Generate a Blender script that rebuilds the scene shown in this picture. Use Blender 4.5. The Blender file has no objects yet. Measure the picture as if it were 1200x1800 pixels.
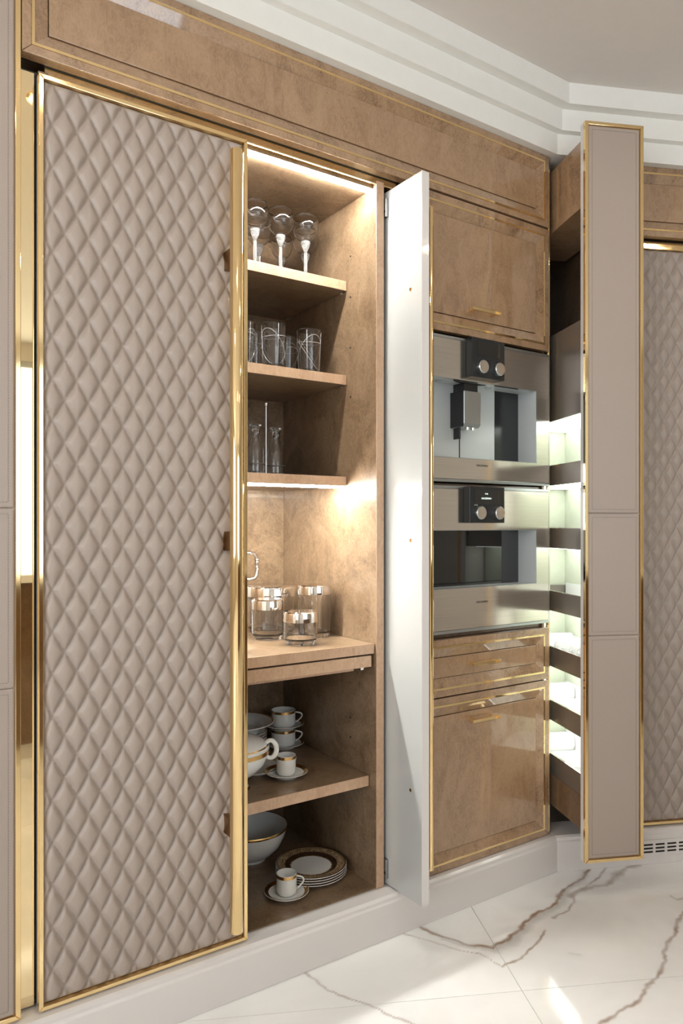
import bpy, math, random
import numpy as np
from mathutils import Vector, Matrix

random.seed(7)
PI = math.pi
S = bpy.context.scene
COL = S.collection

# ------------------------------------------------------------------ camera
cam_data = bpy.data.cameras.new('camera')
cam = bpy.data.objects.new('camera', cam_data)
COL.objects.link(cam)
cam_data.sensor_fit = 'VERTICAL'
cam_data.sensor_height = 36.0
cam_data.sensor_width = 24.0
cam_data.lens = 25.676
cam_data.shift_y = 0.01222
cam_data.clip_start = 0.02
cam.location = (0, 0, 1.18)
cam.rotation_euler = (PI / 2, 0, -math.radians(33.9155))
S.camera = cam

# ------------------------------------------------------------------ light
S.view_settings.view_transform = 'Standard'
S.view_settings.look = 'None'
S.view_settings.exposure = 0.0
S.view_settings.gamma = 1.0
S.view_settings.use_curve_mapping = False
world = bpy.data.worlds.new('world')
S.world = world
world.use_nodes = True
bg = world.node_tree.nodes['Background']
bg.inputs[0].default_value = (0.80, 0.90, 1.0, 1)
bg.inputs[1].default_value = 1.2
S.cycles.max_bounces = 10
S.cycles.transmission_bounces = 10
S.cycles.glossy_bounces = 6
S.cycles.sample_clamp_indirect = 8.0


def area(name, loc, rot, sx, sy, power, col):
    d = bpy.data.lights.new(name, 'AREA')
    d.shape = 'RECTANGLE'
    d.size, d.size_y, d.energy, d.color = sx, sy, power, col
    o = bpy.data.objects.new(name, d)
    COL.objects.link(o)
    o.location, o.rotation_euler = loc, rot
    return o


# daylight in the two window openings behind the camera
area('daylight_back', (1.05, -3.05, 1.65), (PI / 2, 0, 0), 2.3, 1.7, 34, (0.86, 0.94, 1.0))
area('daylight_left', (-2.85, -0.6, 1.65), (PI / 2, 0, -PI / 2), 2.6, 1.7, 86, (0.96, 0.98, 1.0))

# ------------------------------------------------------------------ plan of the room
A = math.radians(-24.3)                       # the second wall turns towards the room
DR = (math.cos(A), math.sin(A))
NR = (-math.sin(A), math.cos(A))
FRONT = 1.675                                  # plane of the cabinet fronts
NB = 2.3222                                    # face of the second wall's baseboard
NF = NB + 0.025


def rw(u, n):
    return (DR[0] * u + NR[0] * n, DR[1] * u + NR[1] * n)


# ------------------------------------------------------------------ materials
def new_mat(name):
    m = bpy.data.materials.new(name)
    m.use_nodes = True
    nt = m.node_tree
    return m, nt, nt.nodes['Principled BSDF']


def setp(b, **k):
    names = dict(col='Base Color', rough='Roughness', metal='Metallic', coat='Coat Weight', coatr='Coat Roughness',
                 ior='IOR', trans='Transmission Weight', emc='Emission Color', ems='Emission Strength',
                 spec='Specular IOR Level', sheen='Sheen Weight', aniso='Anisotropic', alpha='Alpha')
    for n, v in k.items():
        if n in ('col', 'emc'):
            v = (*v, 1)
        b.inputs[names[n]].default_value = v


def plain(name, col, rough=0.5, **k):
    m, nt, b = new_mat(name)
    setp(b, col=col, rough=rough, **k)
    return m


def nd(nt, t, **k):
    n = nt.nodes.new(t)
    for a, v in k.items():
        if a in n.inputs:
            n.inputs[a].default_value = v
        else:
            setattr(n, a, v)
    return n


def ramp(nt, stops):
    r = nt.nodes.new('ShaderNodeValToRGB')
    el = r.color_ramp.elements
    while len(el) < len(stops):
        el.new(0.5)
    for e, (p, c) in zip(el, stops):
        e.position = p
        e.color = (*c, 1)
    return r


def burl(name, dark, mid, light, rough, coat, scale=7.0, stretch=(1, 1, 1), bump=0.0):
    m, nt, b = new_mat(name)
    L = nt.links.new
    tc = nd(nt, 'ShaderNodeTexCoord')
    mp = nd(nt, 'ShaderNodeMapping')
    mp.inputs['Scale'].default_value = stretch
    L(tc.outputs['Object'], mp.inputs['Vector'])
    n1 = nd(nt, 'ShaderNodeTexNoise', Scale=scale, Detail=6.0, Roughness=0.62, Distortion=1.6)
    n2 = nd(nt, 'ShaderNodeTexNoise', Scale=scale * 7, Detail=4.0, Roughness=0.6, Distortion=2.5)
    L(mp.outputs[0], n1.inputs['Vector'])
    L(mp.outputs[0], n2.inputs['Vector'])
    mx = nd(nt, 'ShaderNodeMix', data_type='FLOAT')
    mx.inputs[0].default_value = 0.45
    L(n1.outputs[0], mx.inputs[2])
    L(n2.outputs[0], mx.inputs[3])
    r = ramp(nt, [(0.37, dark), (0.49, mid), (0.62, light)])
    L(mx.outputs[0], r.inputs[0])
    vo = nd(nt, 'ShaderNodeTexVoronoi', Scale=scale * 9)
    vo.feature = 'F1'
    L(mp.outputs[0], vo.inputs['Vector'])
    vr = ramp(nt, [(0.02, (0.62, 0.55, 0.5)), (0.10, (1, 1, 1))])
    L(vo.outputs['Distance'], vr.inputs[0])
    mul = nd(nt, 'ShaderNodeMix', data_type='RGBA', blend_type='MULTIPLY')
    mul.inputs[0].default_value = 0.7
    L(r.outputs[0], mul.inputs[6])
    L(vr.outputs[0], mul.inputs[7])
    L(mul.outputs[2], b.inputs['Base Color'])
    setp(b, rough=rough, coat=coat, coatr=0.03)
    b.inputs['Coat IOR'].default_value = 1.75
    if bump:
        bp = nd(nt, 'ShaderNodeBump', Strength=bump, Distance=0.002)
        L(mx.outputs[0], bp.inputs['Height'])
        L(bp.outputs[0], b.inputs['Normal'])
    return m


def fine_noise(name, col, var, rough, scale, bump=0.0, stretch=(1, 1, 1), **k):
    m, nt, b = new_mat(name)
    L = nt.links.new
    tc = nd(nt, 'ShaderNodeTexCoord')
    mp = nd(nt, 'ShaderNodeMapping')
    mp.inputs['Scale'].default_value = stretch
    L(tc.outputs['Object'], mp.inputs['Vector'])
    n = nd(nt, 'ShaderNodeTexNoise', Scale=scale, Detail=4.0, Roughness=0.6)
    L(mp.outputs[0], n.inputs['Vector'])
    r = ramp(nt, [(0.3, tuple(c * (1 - var) for c in col)), (0.7, tuple(min(1, c * (1 + var)) for c in col))])
    L(n.outputs[0], r.inputs[0])
    L(r.outputs[0], b.inputs['Base Color'])
    setp(b, rough=rough, **k)
    if bump:
        bp = nd(nt, 'ShaderNodeBump', Strength=bump, Distance=0.001)
        L(n.outputs[0], bp.inputs['Height'])
        L(bp.outputs[0], b.inputs['Normal'])
    return m


def emit(name, col, s):
    return plain(name, (0.9, 0.9, 0.9), 0.5, emc=col, ems=s)


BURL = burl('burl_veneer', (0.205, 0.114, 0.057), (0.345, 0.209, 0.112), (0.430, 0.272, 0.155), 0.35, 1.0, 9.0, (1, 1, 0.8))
BURL_PANEL = burl('figured_veneer', (0.275, 0.158, 0.081), (0.362, 0.220, 0.119), (0.420, 0.264, 0.149), 0.35, 1.0, 7.0, (1.6, 1, 0.8))
MAPLE = burl('birdseye_maple', (0.130, 0.079, 0.043), (0.205, 0.134, 0.078), (0.275, 0.190, 0.118), 0.32, 0.3, 9.0, (1, 1, 0.8))
EDGE = burl('veneer_edging', (0.42, 0.26, 0.155), (0.50, 0.325, 0.205), (0.55, 0.37, 0.24), 0.35, 0.3, 9.0, (1, 1, 0.5))
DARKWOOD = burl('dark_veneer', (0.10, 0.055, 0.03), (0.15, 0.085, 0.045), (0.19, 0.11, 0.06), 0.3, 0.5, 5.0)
LEATHER = fine_noise('taupe_leather', (0.385, 0.318, 0.272), 0.03, 0.42, 500, 0.10)
THREAD = plain('beige_thread', (0.25, 0.205, 0.18), 0.7)
GOLD = plain('polished_gold', (0.95, 0.72, 0.38), 0.07, metal=1.0)
MIRROR = plain('gold_mirror', (0.93, 0.75, 0.45), 0.02, metal=1.0)
WHITE = plain('white_lacquer', (0.47, 0.475, 0.46), 0.16, coat=0.6, coatr=0.04)
BASE = plain('greige_lacquer', (0.74, 0.705, 0.68), 0.22, coat=0.5, coatr=0.05)
PLASTER = fine_noise('white_plaster', (0.86, 0.845, 0.795), 0.012, 0.65, 30)
CEIL = fine_noise('ceiling_paint', (0.74, 0.69, 0.64), 0.012, 0.7, 30)
WALLP = fine_noise('warm_wall_paint', (0.66, 0.60, 0.52), 0.02, 0.7, 12)
BLACK = plain('black_gap', (0.006, 0.006, 0.006), 0.6)
STEEL = fine_noise('brushed_steel', (0.80, 0.76, 0.70), 0.05, 0.17, 220, 0.0, (0.02, 1, 1), metal=1.0)
STEELDK = plain('steel_edge', (0.50, 0.53, 0.54), 0.3, metal=1.0)
ALU = plain('matt_aluminium', (0.60, 0.64, 0.645), 0.36, metal=0.25)
SMOKE = plain('dark_glass', (0.012, 0.012, 0.012), 0.03, spec=0.8)
GRAPH = plain('graphite_glass', (0.022, 0.024, 0.025), 0.14, spec=0.35)
BRONZE = plain('bronze_metal', (0.27, 0.24, 0.215), 0.34, metal=0.75)
PALE = fine_noise('pale_stone_panel', (0.66, 0.70, 0.58), 0.06, 0.4, 14)
GLASS = plain('clear_glass', (1, 1, 1), 0.0, trans=1.0, ior=1.45)
FROST = plain('etched_lines', (0.85, 0.87, 0.88), 0.6)
CUT = plain('cut_crystal', (0.96, 0.97, 0.98), 0.12, trans=0.85, ior=1.5)
PORC = plain('white_porcelain', (0.82, 0.83, 0.81), 0.10, coat=0.5, coatr=0.02)
GILT = plain('gilt_band', (0.70, 0.45, 0.18), 0.22, metal=1.0)
SILVER = plain('polished_silver', (0.86, 0.83, 0.80), 0.06, metal=1.0)
BRACKET = plain('brown_gold', (0.30, 0.17, 0.07), 0.2, metal=1.0)
HINGE = plain('hinge_steel', (0.35, 0.36, 0.37), 0.3, metal=1.0)
BLACKM = plain('black_metal', (0.02, 0.02, 0.02), 0.4)
INK = plain('dark_print', (0.02, 0.02, 0.02), 0.6)
GLOWTXT = emit('display_text', (0.65, 0.85, 0.75), 1.2)
LED = emit('led_diffuser', (1.0, 1.0, 0.95), 270.0)
LED_B = emit('led_panel', (0.96, 1.0, 0.93), 3.6)
LAMP = emit('downlight_lens', (1.0, 0.84, 0.64), 160.0)
LINEN = plain('white_liner', (0.86, 0.87, 0.85), 0.5)
GREENW = plain('sink_stone', (0.6, 0.58, 0.55), 0.3)


def ornate():
    m, nt, b = new_mat('ornate_rim')
    L = nt.links.new
    tc = nd(nt, 'ShaderNodeTexCoord')
    vo = nd(nt, 'ShaderNodeTexVoronoi', Scale=190.0)
    vo.feature = 'DISTANCE_TO_EDGE'
    L(tc.outputs['Object'], vo.inputs['Vector'])
    r = ramp(nt, [(0.07, (0.55, 0.40, 0.23)), (0.17, (0.05, 0.025, 0.015))])
    L(vo.outputs['Distance'], r.inputs[0])
    L(r.outputs[0], b.inputs['Base Color'])
    setp(b, rough=0.2, coat=0.4)
    return m


ORNATE = ornate()
PLATEBR = plain('dark_brown_glaze', (0.05, 0.025, 0.014), 0.12, coat=0.5)
PLATEGD = plain('matt_gold_glaze', (0.26, 0.16, 0.085), 0.3, metal=0.4)


def knob_face():
    m, nt, b = new_mat('spun_steel')
    L = nt.links.new
    setp(b, col=(0.75, 0.68, 0.60), rough=0.22, metal=1.0, aniso=0.8)
    tg = nd(nt, 'ShaderNodeTangent', direction_type='RADIAL', axis='Y')
    L(tg.outputs[0], b.inputs['Tangent'])
    return m


SPUN = knob_face()


def marble():
    m, nt, b = new_mat('veined_marble')
    L = nt.links.new
    tc = nd(nt, 'ShaderNodeTexCoord')
    at = nd(nt, 'ShaderNodeAttribute', attribute_name='vein')
    n1 = nd(nt, 'ShaderNodeTexNoise', Scale=2.2, Detail=5.0, Roughness=0.55, Distortion=1.2)
    L(tc.outputs['Object'], n1.inputs['Vector'])
    r1 = ramp(nt, [(0.35, (0.86,0.86,0.84)), (0.55, (0.92,0.915,0.90)), (0.75, (0.88,0.86,0.82))])
    L(n1.outputs[0], r1.inputs[0])
    sep = nd(nt, 'ShaderNodeSeparateColor')
    L(at.outputs['Color'], sep.inputs[0])
    m1 = nd(nt, 'ShaderNodeMix', data_type='RGBA')
    L(sep.outputs[0], m1.inputs[0])
    L(r1.outputs[0], m1.inputs[6])
    m1.inputs[7].default_value = (0.40, 0.39, 0.37, 1)
    m2 = nd(nt, 'ShaderNodeMix', data_type='RGBA')
    L(sep.outputs[1], m2.inputs[0])
    L(m1.outputs[2], m2.inputs[6])
    m2.inputs[7].default_value = (0.27, 0.135, 0.06, 1)
    L(m2.outputs[2], b.inputs['Base Color'])
    setp(b, rough=0.09, coat=0.3, coatr=0.02)
    return m


MARBLE = marble()


# ------------------------------------------------------------------ mesh helpers
class MB:
    def __init__(self):
        self.v, self.f = [], []

    def quad(self, *pts):
        n = len(self.v)
        self.v += [tuple(p) for p in pts]
        self.f.append(tuple(range(n, n + len(pts))))
        return self

    def box(self, x0, x1, y0, y1, z0, z1):
        n = len(self.v)
        self.v += [(x0, y0, z0), (x1, y0, z0), (x1, y1, z0), (x0, y1, z0), (x0, y0, z1), (x1, y0, z1), (x1, y1, z1), (x0, y1, z1)]
        for q in ((0, 3, 2, 1), (4, 5, 6, 7), (0, 1, 5, 4), (1, 2, 6, 5), (2, 3, 7, 6), (3, 0, 4, 7)):
            self.f.append(tuple(n + i for i in q))
        return self

    def prism(self, poly, ext, axis='z'):
        """poly: list of 2D points, ext: (a, b) along the axis"""
        n, k = len(self.v), len(poly)
        for e in ext:
            for p in poly:
                self.v.append({'z': (p[0], p[1], e), 'y': (p[0], e, p[1]), 'x': (e, p[0], p[1])}[axis])
        self.f.append(tuple(n + i for i in range(k)))
        self.f.append(tuple(n + k + i for i in reversed(range(k))))
        for i in range(k):
            j = (i + 1) % k
            self.f.append((n + j, n + i, n + k + i, n + k + j))
        return self

    def lathe(self, prof, n=40, c=(0, 0, 0), axis='z', closed=False):
        b = len(self.v)
        k = len(prof)
        for i in range(n):
            a = 2 * PI * i / n
            for r, z in prof:
                r = max(r, 1e-5)
                p = (r * math.cos(a), r * math.sin(a), z)
                if axis == 'y':
                    p = (p[0], z, p[1])
                elif axis == 'x':
                    p = (z, p[0], p[1])
                self.v.append((p[0] + c[0], p[1] + c[1], p[2] + c[2]))
        for i in range(n):
            j = (i + 1) % n
            for q in range(k if closed else k - 1):
                q2 = (q + 1) % k
                self.f.append((b + i * k + q, b + j * k + q, b + j * k + q2, b + i * k + q2))
        return self

    def tube(self, pts, r, n=10, closed=False, caps=True):
        pts = [Vector(p) for p in pts]
        rs = r if isinstance(r, (list, tuple)) else [r] * len(pts)
        b, k = len(self.v), len(pts)
        up = None
        for i, p in enumerate(pts):
            if closed:
                t = pts[(i + 1) % k] - pts[i - 1]
            else:
                t = pts[min(i + 1, k - 1)] - pts[max(i - 1, 0)]
            t.normalize()
            if up is None:
                up = t.orthogonal().normalized()
            up = (up - t * up.dot(t)).normalized()
            s = t.cross(up)
            for q in range(n):
                a = 2 * PI * q / n
                self.v.append(tuple(p + (up * math.cos(a) + s * math.sin(a)) * rs[i]))
        for i in range(k if closed else k - 1):
            j = (i + 1) % k
            for q in range(n):
                q2 = (q + 1) % n
                self.f.append((b + i * n + q, b + i * n + q2, b + j * n + q2, b + j * n + q))
        if caps and not closed:
            self.f.append(tuple(b + q for q in reversed(range(n))))
            self.f.append(tuple(b + (k - 1) * n + q for q in range(n)))
        return self

    def ring(self, x0, z0, x1, z1, a, ya, b, yb):
        """mitred sloping ring between two rectangles"""
        O = [(x0 + a, ya, z0 + a), (x1 - a, ya, z0 + a), (x1 - a, ya, z1 - a), (x0 + a, ya, z1 - a)]
        I = [(x0 + b, yb, z0 + b), (x1 - b, yb, z0 + b), (x1 - b, yb, z1 - b), (x0 + b, yb, z1 - b)]
        for i in range(4):
            j = (i + 1) % 4
            self.quad(O[i], O[j], I[j], I[i])
        return self

    def data(self, name):
        me = bpy.data.meshes.new(name)
        me.from_pydata(self.v, [], self.f)
        me.update()
        return me

    def build(self, name, mat, parent=None, smooth=False, bevel=0.0, loc=None, rz=0.0, fix=False):
        me = self.data(name)
        if fix:
            import bmesh
            bm = bmesh.new()
            bm.from_mesh(me)
            bmesh.ops.remove_doubles(bm, verts=bm.verts, dist=2e-5)
            bmesh.ops.recalc_face_normals(bm, faces=bm.faces)
            bm.to_mesh(me)
            bm.free()
        return link(name, me, mat, parent, smooth, bevel, loc, rz)


def link(name, me, mat, parent=None, smooth=False, bevel=0.0, loc=None, rz=0.0):
    o = bpy.data.objects.new(name, me)
    if mat and not me.materials:
        me.materials.append(mat)
    COL.objects.link(o)
    o.parent = parent
    if loc:
        o.location = loc
    o.rotation_euler[2] = rz
    if smooth and me.polygons:
        me.shade_smooth()
        if smooth != True:
            me.set_sharp_from_angle(angle=math.radians(smooth))
    if bevel:
        m = o.modifiers.new('bevel', 'BEVEL')
        m.width, m.segments, m.limit_method = bevel, 2, 'ANGLE'
        m.angle_limit = math.radians(40)
    return o


def tag(o, label=None, cat=None, group=None, kind=None):
    for k, v in (('label', label), ('category', cat), ('group', group), ('kind', kind)):
        if v:
            o[k] = v
    return o


def thing(name, label, cat, loc=(0, 0, 0), rz=0.0, group=None):
    o = bpy.data.objects.new(name, None)
    o.empty_display_size = 0.05
    COL.objects.link(o)
    o.location = loc
    o.rotation_euler[2] = rz
    return tag(o, label, cat, group)


def copy_tree(o, parent=None):
    c = o.copy()
    COL.objects.link(c)
    c.parent = parent
    for ch in list(o.children):
        copy_tree(ch, c)
    return c


def struct(o):
    o['kind'] = 'structure'
    return o


def box(name, mat, parent, x0, x1, y0, y1, z0, z1, bevel=0.0):
    return MB().box(x0, x1, y0, y1, z0, z1).build(name, mat, parent, bevel=bevel)


# ------------------------------------------------------------------ room shell
RIGHT_END = 3.45
PE = rw(RIGHT_END, NF + 0.6)

# floor: large marble slabs laid square to the second wall
FA = math.radians(-26.0)
FD = (math.cos(FA), math.sin(FA))
FN = (-math.sin(FA), math.cos(FA))
VEINS = [  # points (x, y), half width, grey weight, brown weight
    ([(2.099, 1.591), (1.928, 1.565), (1.812, 1.527), (1.66, 1.499), (1.474, 1.44)], 0.0055, 0.75, 0.85),
    ([(2.05, 1.585), (1.93, 1.555), (1.83, 1.52), (1.66, 1.487), (1.474, 1.43)], 0.016, 0.55, 0.0),
    ([(1.474, 1.44), (1.433, 1.487), (1.407, 1.586), (1.393, 1.66)], 0.0050, 0.75, 0.70),
    ([(1.466, 1.43), (1.424, 1.487), (1.398, 1.56)], 0.010, 0.5, 0.0),
    ([(2.26, 1.53), (2.051, 1.496), (1.992, 1.522), (1.905, 1.524)], 0.012, 0.45, 0.45),
    ([(2.173, 1.566), (2.064, 1.542), (1.928, 1.52), (1.822, 1.479), (1.75, 1.468)], 0.0045, 0.3, 0.55),
    ([(1.675, 1.441), (1.60, 1.41), (1.483, 1.38), (1.433, 1.368)], 0.0028, 0.3, 0.6),
    ([(1.433, 1.368), (1.42, 1.444), (1.383, 1.511), (1.328, 1.66)], 0.0026, 0.3, 0.5),
    ([(2.30, 1.36), (2.113, 1.272), (1.923, 1.191), (1.775, 1.132), (1.658, 1.109), (1.56, 1.096), (1.484, 1.082), (1.30, 1.02)], 0.0050, 0.35, 0.60),
    ([(0.985, 1.66), (1.013, 1.559), (1.06, 1.458), (1.105, 1.367), (1.119, 1.327), (1.18, 1.18)], 0.0028, 0.3, 0.55),
    ([(2.166, 1.348), (2.158, 1.323), (2.204, 1.326), (2.30, 1.33)], 0.0040, 0.2, 0.35),
    ([(1.64, 1.33), (1.655, 1.31)], 0.004, 0.35, 0.0),
]


def vein_colour(P):
    q = P.copy()
    for s, a in ((9.0, 0.010), (23.0, 0.005), (61.0, 0.0025), (170.0, 0.0012)):
        q[:, 0] += a * np.sin(s * P[:, 1] + 1.7 * s + 2 * np.sin(s * 0.6 * P[:, 0]))
        q[:, 1] += a * np.sin(s * P[:, 0] * 1.1 + 0.3 * s + 2 * np.sin(s * 0.7 * P[:, 1]))
    out = np.zeros((len(P), 4), dtype=np.float32)
    out[:, 3] = 1
    mod = 0.72 + 0.28 * np.sin(31 * P[:, 0] + 3 * np.sin(17 * P[:, 1])) * np.sin(27 * P[:, 1] + 2 * np.sin(41 * P[:, 0]))
    for pts, w, g, br in VEINS:
        w, br = w * 1.35, min(1.0, br * 1.35)
        d = np.full(len(P), 9.0)
        for a, b in zip(pts[:-1], pts[1:]):
            a, b = np.array(a), np.array(b)
            ab = b - a
            t = np.clip(((q - a) @ ab) / (ab @ ab), 0, 1)
            d = np.minimum(d, np.hypot(*(q - a - t[:, None] * ab).T))
        wob = 0.55 + 0.45 * np.sin(47 * P[:, 0] + 2.5 * np.sin(29 * P[:, 1])) * np.sin(53 * P[:, 1] + 1.3)
        k = np.clip(1 - d / (w * (0.35 + 0.55 * mod + 0.6 * wob)), 0, 1) ** 0.8
        halo = np.clip(1 - d / (w * 6.0), 0, 1) ** 1.6 * (0.10 + 0.35 * wob ** 2)
        out[:, 0] = np.maximum(out[:, 0], np.maximum(k, halo) * g)
        out[:, 1] = np.maximum(out[:, 1], k * br * mod)
    return out


floor = struct(MB().quad((-2.8, -3.0, -0.012), (PE[0] + 0.5, -3.0, -0.012), (PE[0] + 0.5, 3.2, -0.012), (-2.8, 3.2, -0.012)).build('floor', plain('grout', (0.70, 0.64, 0.58), 0.6)))
U0, V0, SL, GAP = 0.707, 1.768, 1.2, 0.0008


def slab(i, j):
    u0, u1 = U0 + i * SL + GAP, U0 + (i + 1) * SL - GAP
    v0, v1 = V0 + j * SL + GAP, V0 + (j + 1) * SL - GAP
    fine = i in (-1, 0, 1) and j in (-1, 0)
    n = 260 if fine else 2
    U, V = np.meshgrid(np.linspace(u0, u1, n), np.linspace(v0, v1, n), indexing='ij')
    P = np.stack([FD[0] * U + FN[0] * V, FD[1] * U + FN[1] * V], -1).reshape(-1, 2)
    me = bpy.data.meshes.new('marble_slab')
    verts = np.concatenate([P, np.zeros((len(P), 1))], 1)
    idx = np.arange(n * n).reshape(n, n)
    F = np.stack([idx[:-1, :-1], idx[1:, :-1], idx[1:, 1:], idx[:-1, 1:]], -1).reshape(-1, 4)
    c = len(verts)
    corners = verts[[idx[0, 0], idx[-1, 0], idx[-1, -1], idx[0, -1]]].copy()
    corners[:, 2] = -0.012
    verts = np.concatenate([verts, corners])
    top = [idx[0, 0], idx[-1, 0], idx[-1, -1], idx[0, -1]]
    faces = F.tolist() + [(int(top[k]), c + k, c + (k + 1) % 4, int(top[(k + 1) % 4])) for k in range(4)]
    me.from_pydata(verts.tolist(), [], faces)
    if fine:
        at = me.color_attributes.new('vein', 'FLOAT_COLOR', 'POINT')
        colr = np.zeros((len(verts), 4), dtype=np.float32)
        colr[:len(P)] = vein_colour(P)
        at.data.foreach_set('color', colr.ravel())
    me.update()
    link('marble_slab', me, MARBLE, floor)


for i in range(-4, 3):
    for j in range(-4, 1):
        slab(i, j)

XR = PE[0] + 0.45
struct(MB().box(-2.8, XR, -3.0, 3.2, 2.6465, 2.75).build('ceiling', CEIL))
struct(MB().box(-2.8, 2.6, 2.32, 2.40, 0, 2.6465).build('wall_main', WALLP))
o = MB().box(0.9, RIGHT_END + 0.3, NF + 0.62, NF + 0.70, 0, 2.6465).build('wall_right', WALLP, rz=A)
struct(o)
struct(MB().box(XR - 0.1, XR, -3.0, 2.4, 0, 2.6465).build('wall_end', WALLP))
# back wall and left wall, each with a window opening
m = MB()
m.box(-2.8, -0.1, -3.0, -2.9, 0, 2.6465).box(2.2, XR, -3.0, -2.9, 0, 2.6465)
m.box(-0.1, 2.2, -3.0, -2.9, 0, 0.8).box(-0.1, 2.2, -3.0, -2.9, 2.5, 2.6465)
struct(m.build('wall_back', WALLP))
m = MB()
m.box(-2.8, -2.7, -3.0, -1.9, 0, 2.6465).box(-2.8, -2.7, 0.7, 2.4, 0, 2.6465)
m.box(-2.8, -2.7, -1.9, 0.7, 0, 0.8).box(-2.8, -2.7, -1.9, 0.7, 2.5, 2.6465)
struct(m.build('wall_left', WALLP))


def window(name, x0, x1, z0, z1, loc, rz):
    f = MB()
    for a in (x0, (x0 + x1) / 2 - 0.025, x1 - 0.05):
        f.box(a, a + 0.05, 0, 0.07, z0, z1)
    f.box(x0, x1, 0, 0.07, z0, z0 + 0.05).box(x0, x1, 0, 0.07, z1 - 0.05, z1)
    w = struct(f.build(name, WHITE, loc=loc, rz=rz))
    return w


window('window_1', -0.1, 2.2, 0.8, 2.5, (0, -2.985, 0), 0)
window('window_2', -0.7, 1.9, 0.8, 2.5, (-2.715, 0, 0), -PI / 2)


def corner(d):
    """plan point where the two walls' lines meet, d in front of the baseboard face"""
    y = 1.6488 - d
    n = NB - d
    return ((n - NR[1] * y) / NR[0], y)


def run(profile, name, mat, xl=-2.7, ur=RIGHT_END, part='both', bevel=0.0):
    """extrude (offset into room, z) profile along both walls with a mitre"""
    objs = []
    k = len(profile)
    for which in ('main', 'right'):
        if part != 'both' and part != which:
            continue
        v, f = [], []
        for d, z in profile:
            c = corner(d)
            e = (xl, c[1]) if which == 'main' else rw(ur, NB - d)
            v += [(e[0], e[1], z), (c[0], c[1], z)]
        for q in range(k):
            q2 = (q + 1) % k
            a = (2 * q, 2 * q + 1, 2 * q2 + 1, 2 * q2)
            f.append(a if which == 'main' else a[::-1])
        f.append(tuple(2 * q for q in range(k)))
        f.append(tuple(2 * q + 1 for q in reversed(range(k))))
        m = MB()
        m.v, m.f = v, f
        objs.append(struct(m.build(name[which] if isinstance(name, dict) else name, mat, fix=True, bevel=bevel)))
    return objs


# stepped cornice in three bands
run([(0, 2.437), (0, 2.506), (-0.6, 2.506), (-0.6, 2.437)], {'main': 'trim_1', 'right': 'trim_2'}, PLASTER)
run([(0.025, 2.506), (0.025, 2.577), (-0.6, 2.577), (-0.6, 2.506)], {'main': 'trim_3', 'right': 'trim_4'}, PLASTER)
run([(0.060, 2.577), (0.060, 2.6463), (-0.6, 2.6463), (-0.6, 2.577)], {'main': 'trim_5', 'right': 'trim_6'}, PLASTER)
# lacquered plinth with a stepped top
run([(0, 0.0), (0, 0.100), (-0.004, 0.1045), (-0.004, 0.114), (-0.012, 0.1195), (-0.12, 0.1195), (-0.12, 0)],
    {'main': 'baseboard_main', 'right': 'baseboard_right'}, BASE, bevel=0.0015)

# ------------------------------------------------------------------ shared door pieces
QW, QH = 0.479, 2.011        # quilted field of a door
LX, LZ = 0.0518, 0.0925      # diamond pitch


def quilt_data(w, h, x0, z0):
    nx, nz = int(w / 0.0032), int(h / 0.0036)
    X, Z = np.meshgrid(np.linspace(0, w, nx), np.linspace(0, h, nz), indexing='ij')
    p = (X - x0) / LX + (Z - z0) / LZ
    q = (X - x0) / LX - (Z - z0) / LZ
    e = np.minimum(np.abs(p - np.round(p)), np.abs(q - np.round(q))) * 2   # 0 at a seam, 1 mid diamond
    e2 = (np.abs(np.sin(PI * p)) * np.abs(np.sin(PI * q)))
    hgt = 0.0066 * np.minimum(1, e * 2.6) ** 0.6 + 0.0075 * e2 ** 0.7
    edge = np.minimum(np.minimum(X, w - X), np.minimum(Z, h - Z))
    hgt *= np.clip(edge / 0.010, 0, 1) ** 0.7
    v = np.stack([X, -hgt, Z], -1).reshape(-1, 3)
    idx = np.arange(nx * nz).reshape(nx, nz)
    F = np.stack([idx[:-1, :-1], idx[1:, :-1], idx[1:, 1:], idx[:-1, 1:]], -1).reshape(-1, 4)
    me = bpy.data.meshes.new('quilted_leather')
    me.from_pydata(v.tolist(), [], F.tolist())
    me.shade_smooth()
    me.materials.append(LEATHER)
    # stitches along both sets of seams
    m = MB()
    L = math.hypot(LX, LZ)
    pitch = 0.0068
    for sgn in (1, -1):
        for k in range(-40, 60):
            # seam: (x-x0)/LX + sgn*(z-z0)/LZ = k
            dx, dz = LX / L, -sgn * LZ / L
            zc = h / 2
            xc = x0 + LX * (k - sgn * (zc - z0) / LZ)
            n = int(1.25 * h / pitch)
            for i in range(-n // 2, n // 2):
                s = i * pitch
                x, z = xc + dx * s, zc + dz * s
                if not (0.004 < x < w - 0.004 and 0.004 < z < h - 0.004):
                    continue
                hl, hw = 0.0022, 0.00055
                c = [(x + dx * a * hl - dz * b * hw, z + dz * a * hl + dx * b * hw) for a, b in ((-1, -1), (1, -1), (1, 1), (-1, 1))]
                b0 = len(m.v)
                m.v += [(px, 0.0008, pz) for px, pz in c] + [(x + (px - x) * .75, -0.0013, z + (pz - z) * .75) for px, pz in c]
                m.f += [(b0 + 4, b0 + 5, b0 + 6, b0 + 7)] + [(b0 + a, b0 + (a + 1) % 4, b0 + 4 + (a + 1) % 4, b0 + 4 + a) for a in range(4)]
    st = m.data('stitching')
    st.materials.append(THREAD)
    return me, st


Q_ME, Q_ST = quilt_data(QW, QH, 0.0194, 1.6415)
DOOR_W, DOOR_H, DOOR_T, FR = 0.500, 2.032, 0.026, 0.0098


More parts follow.
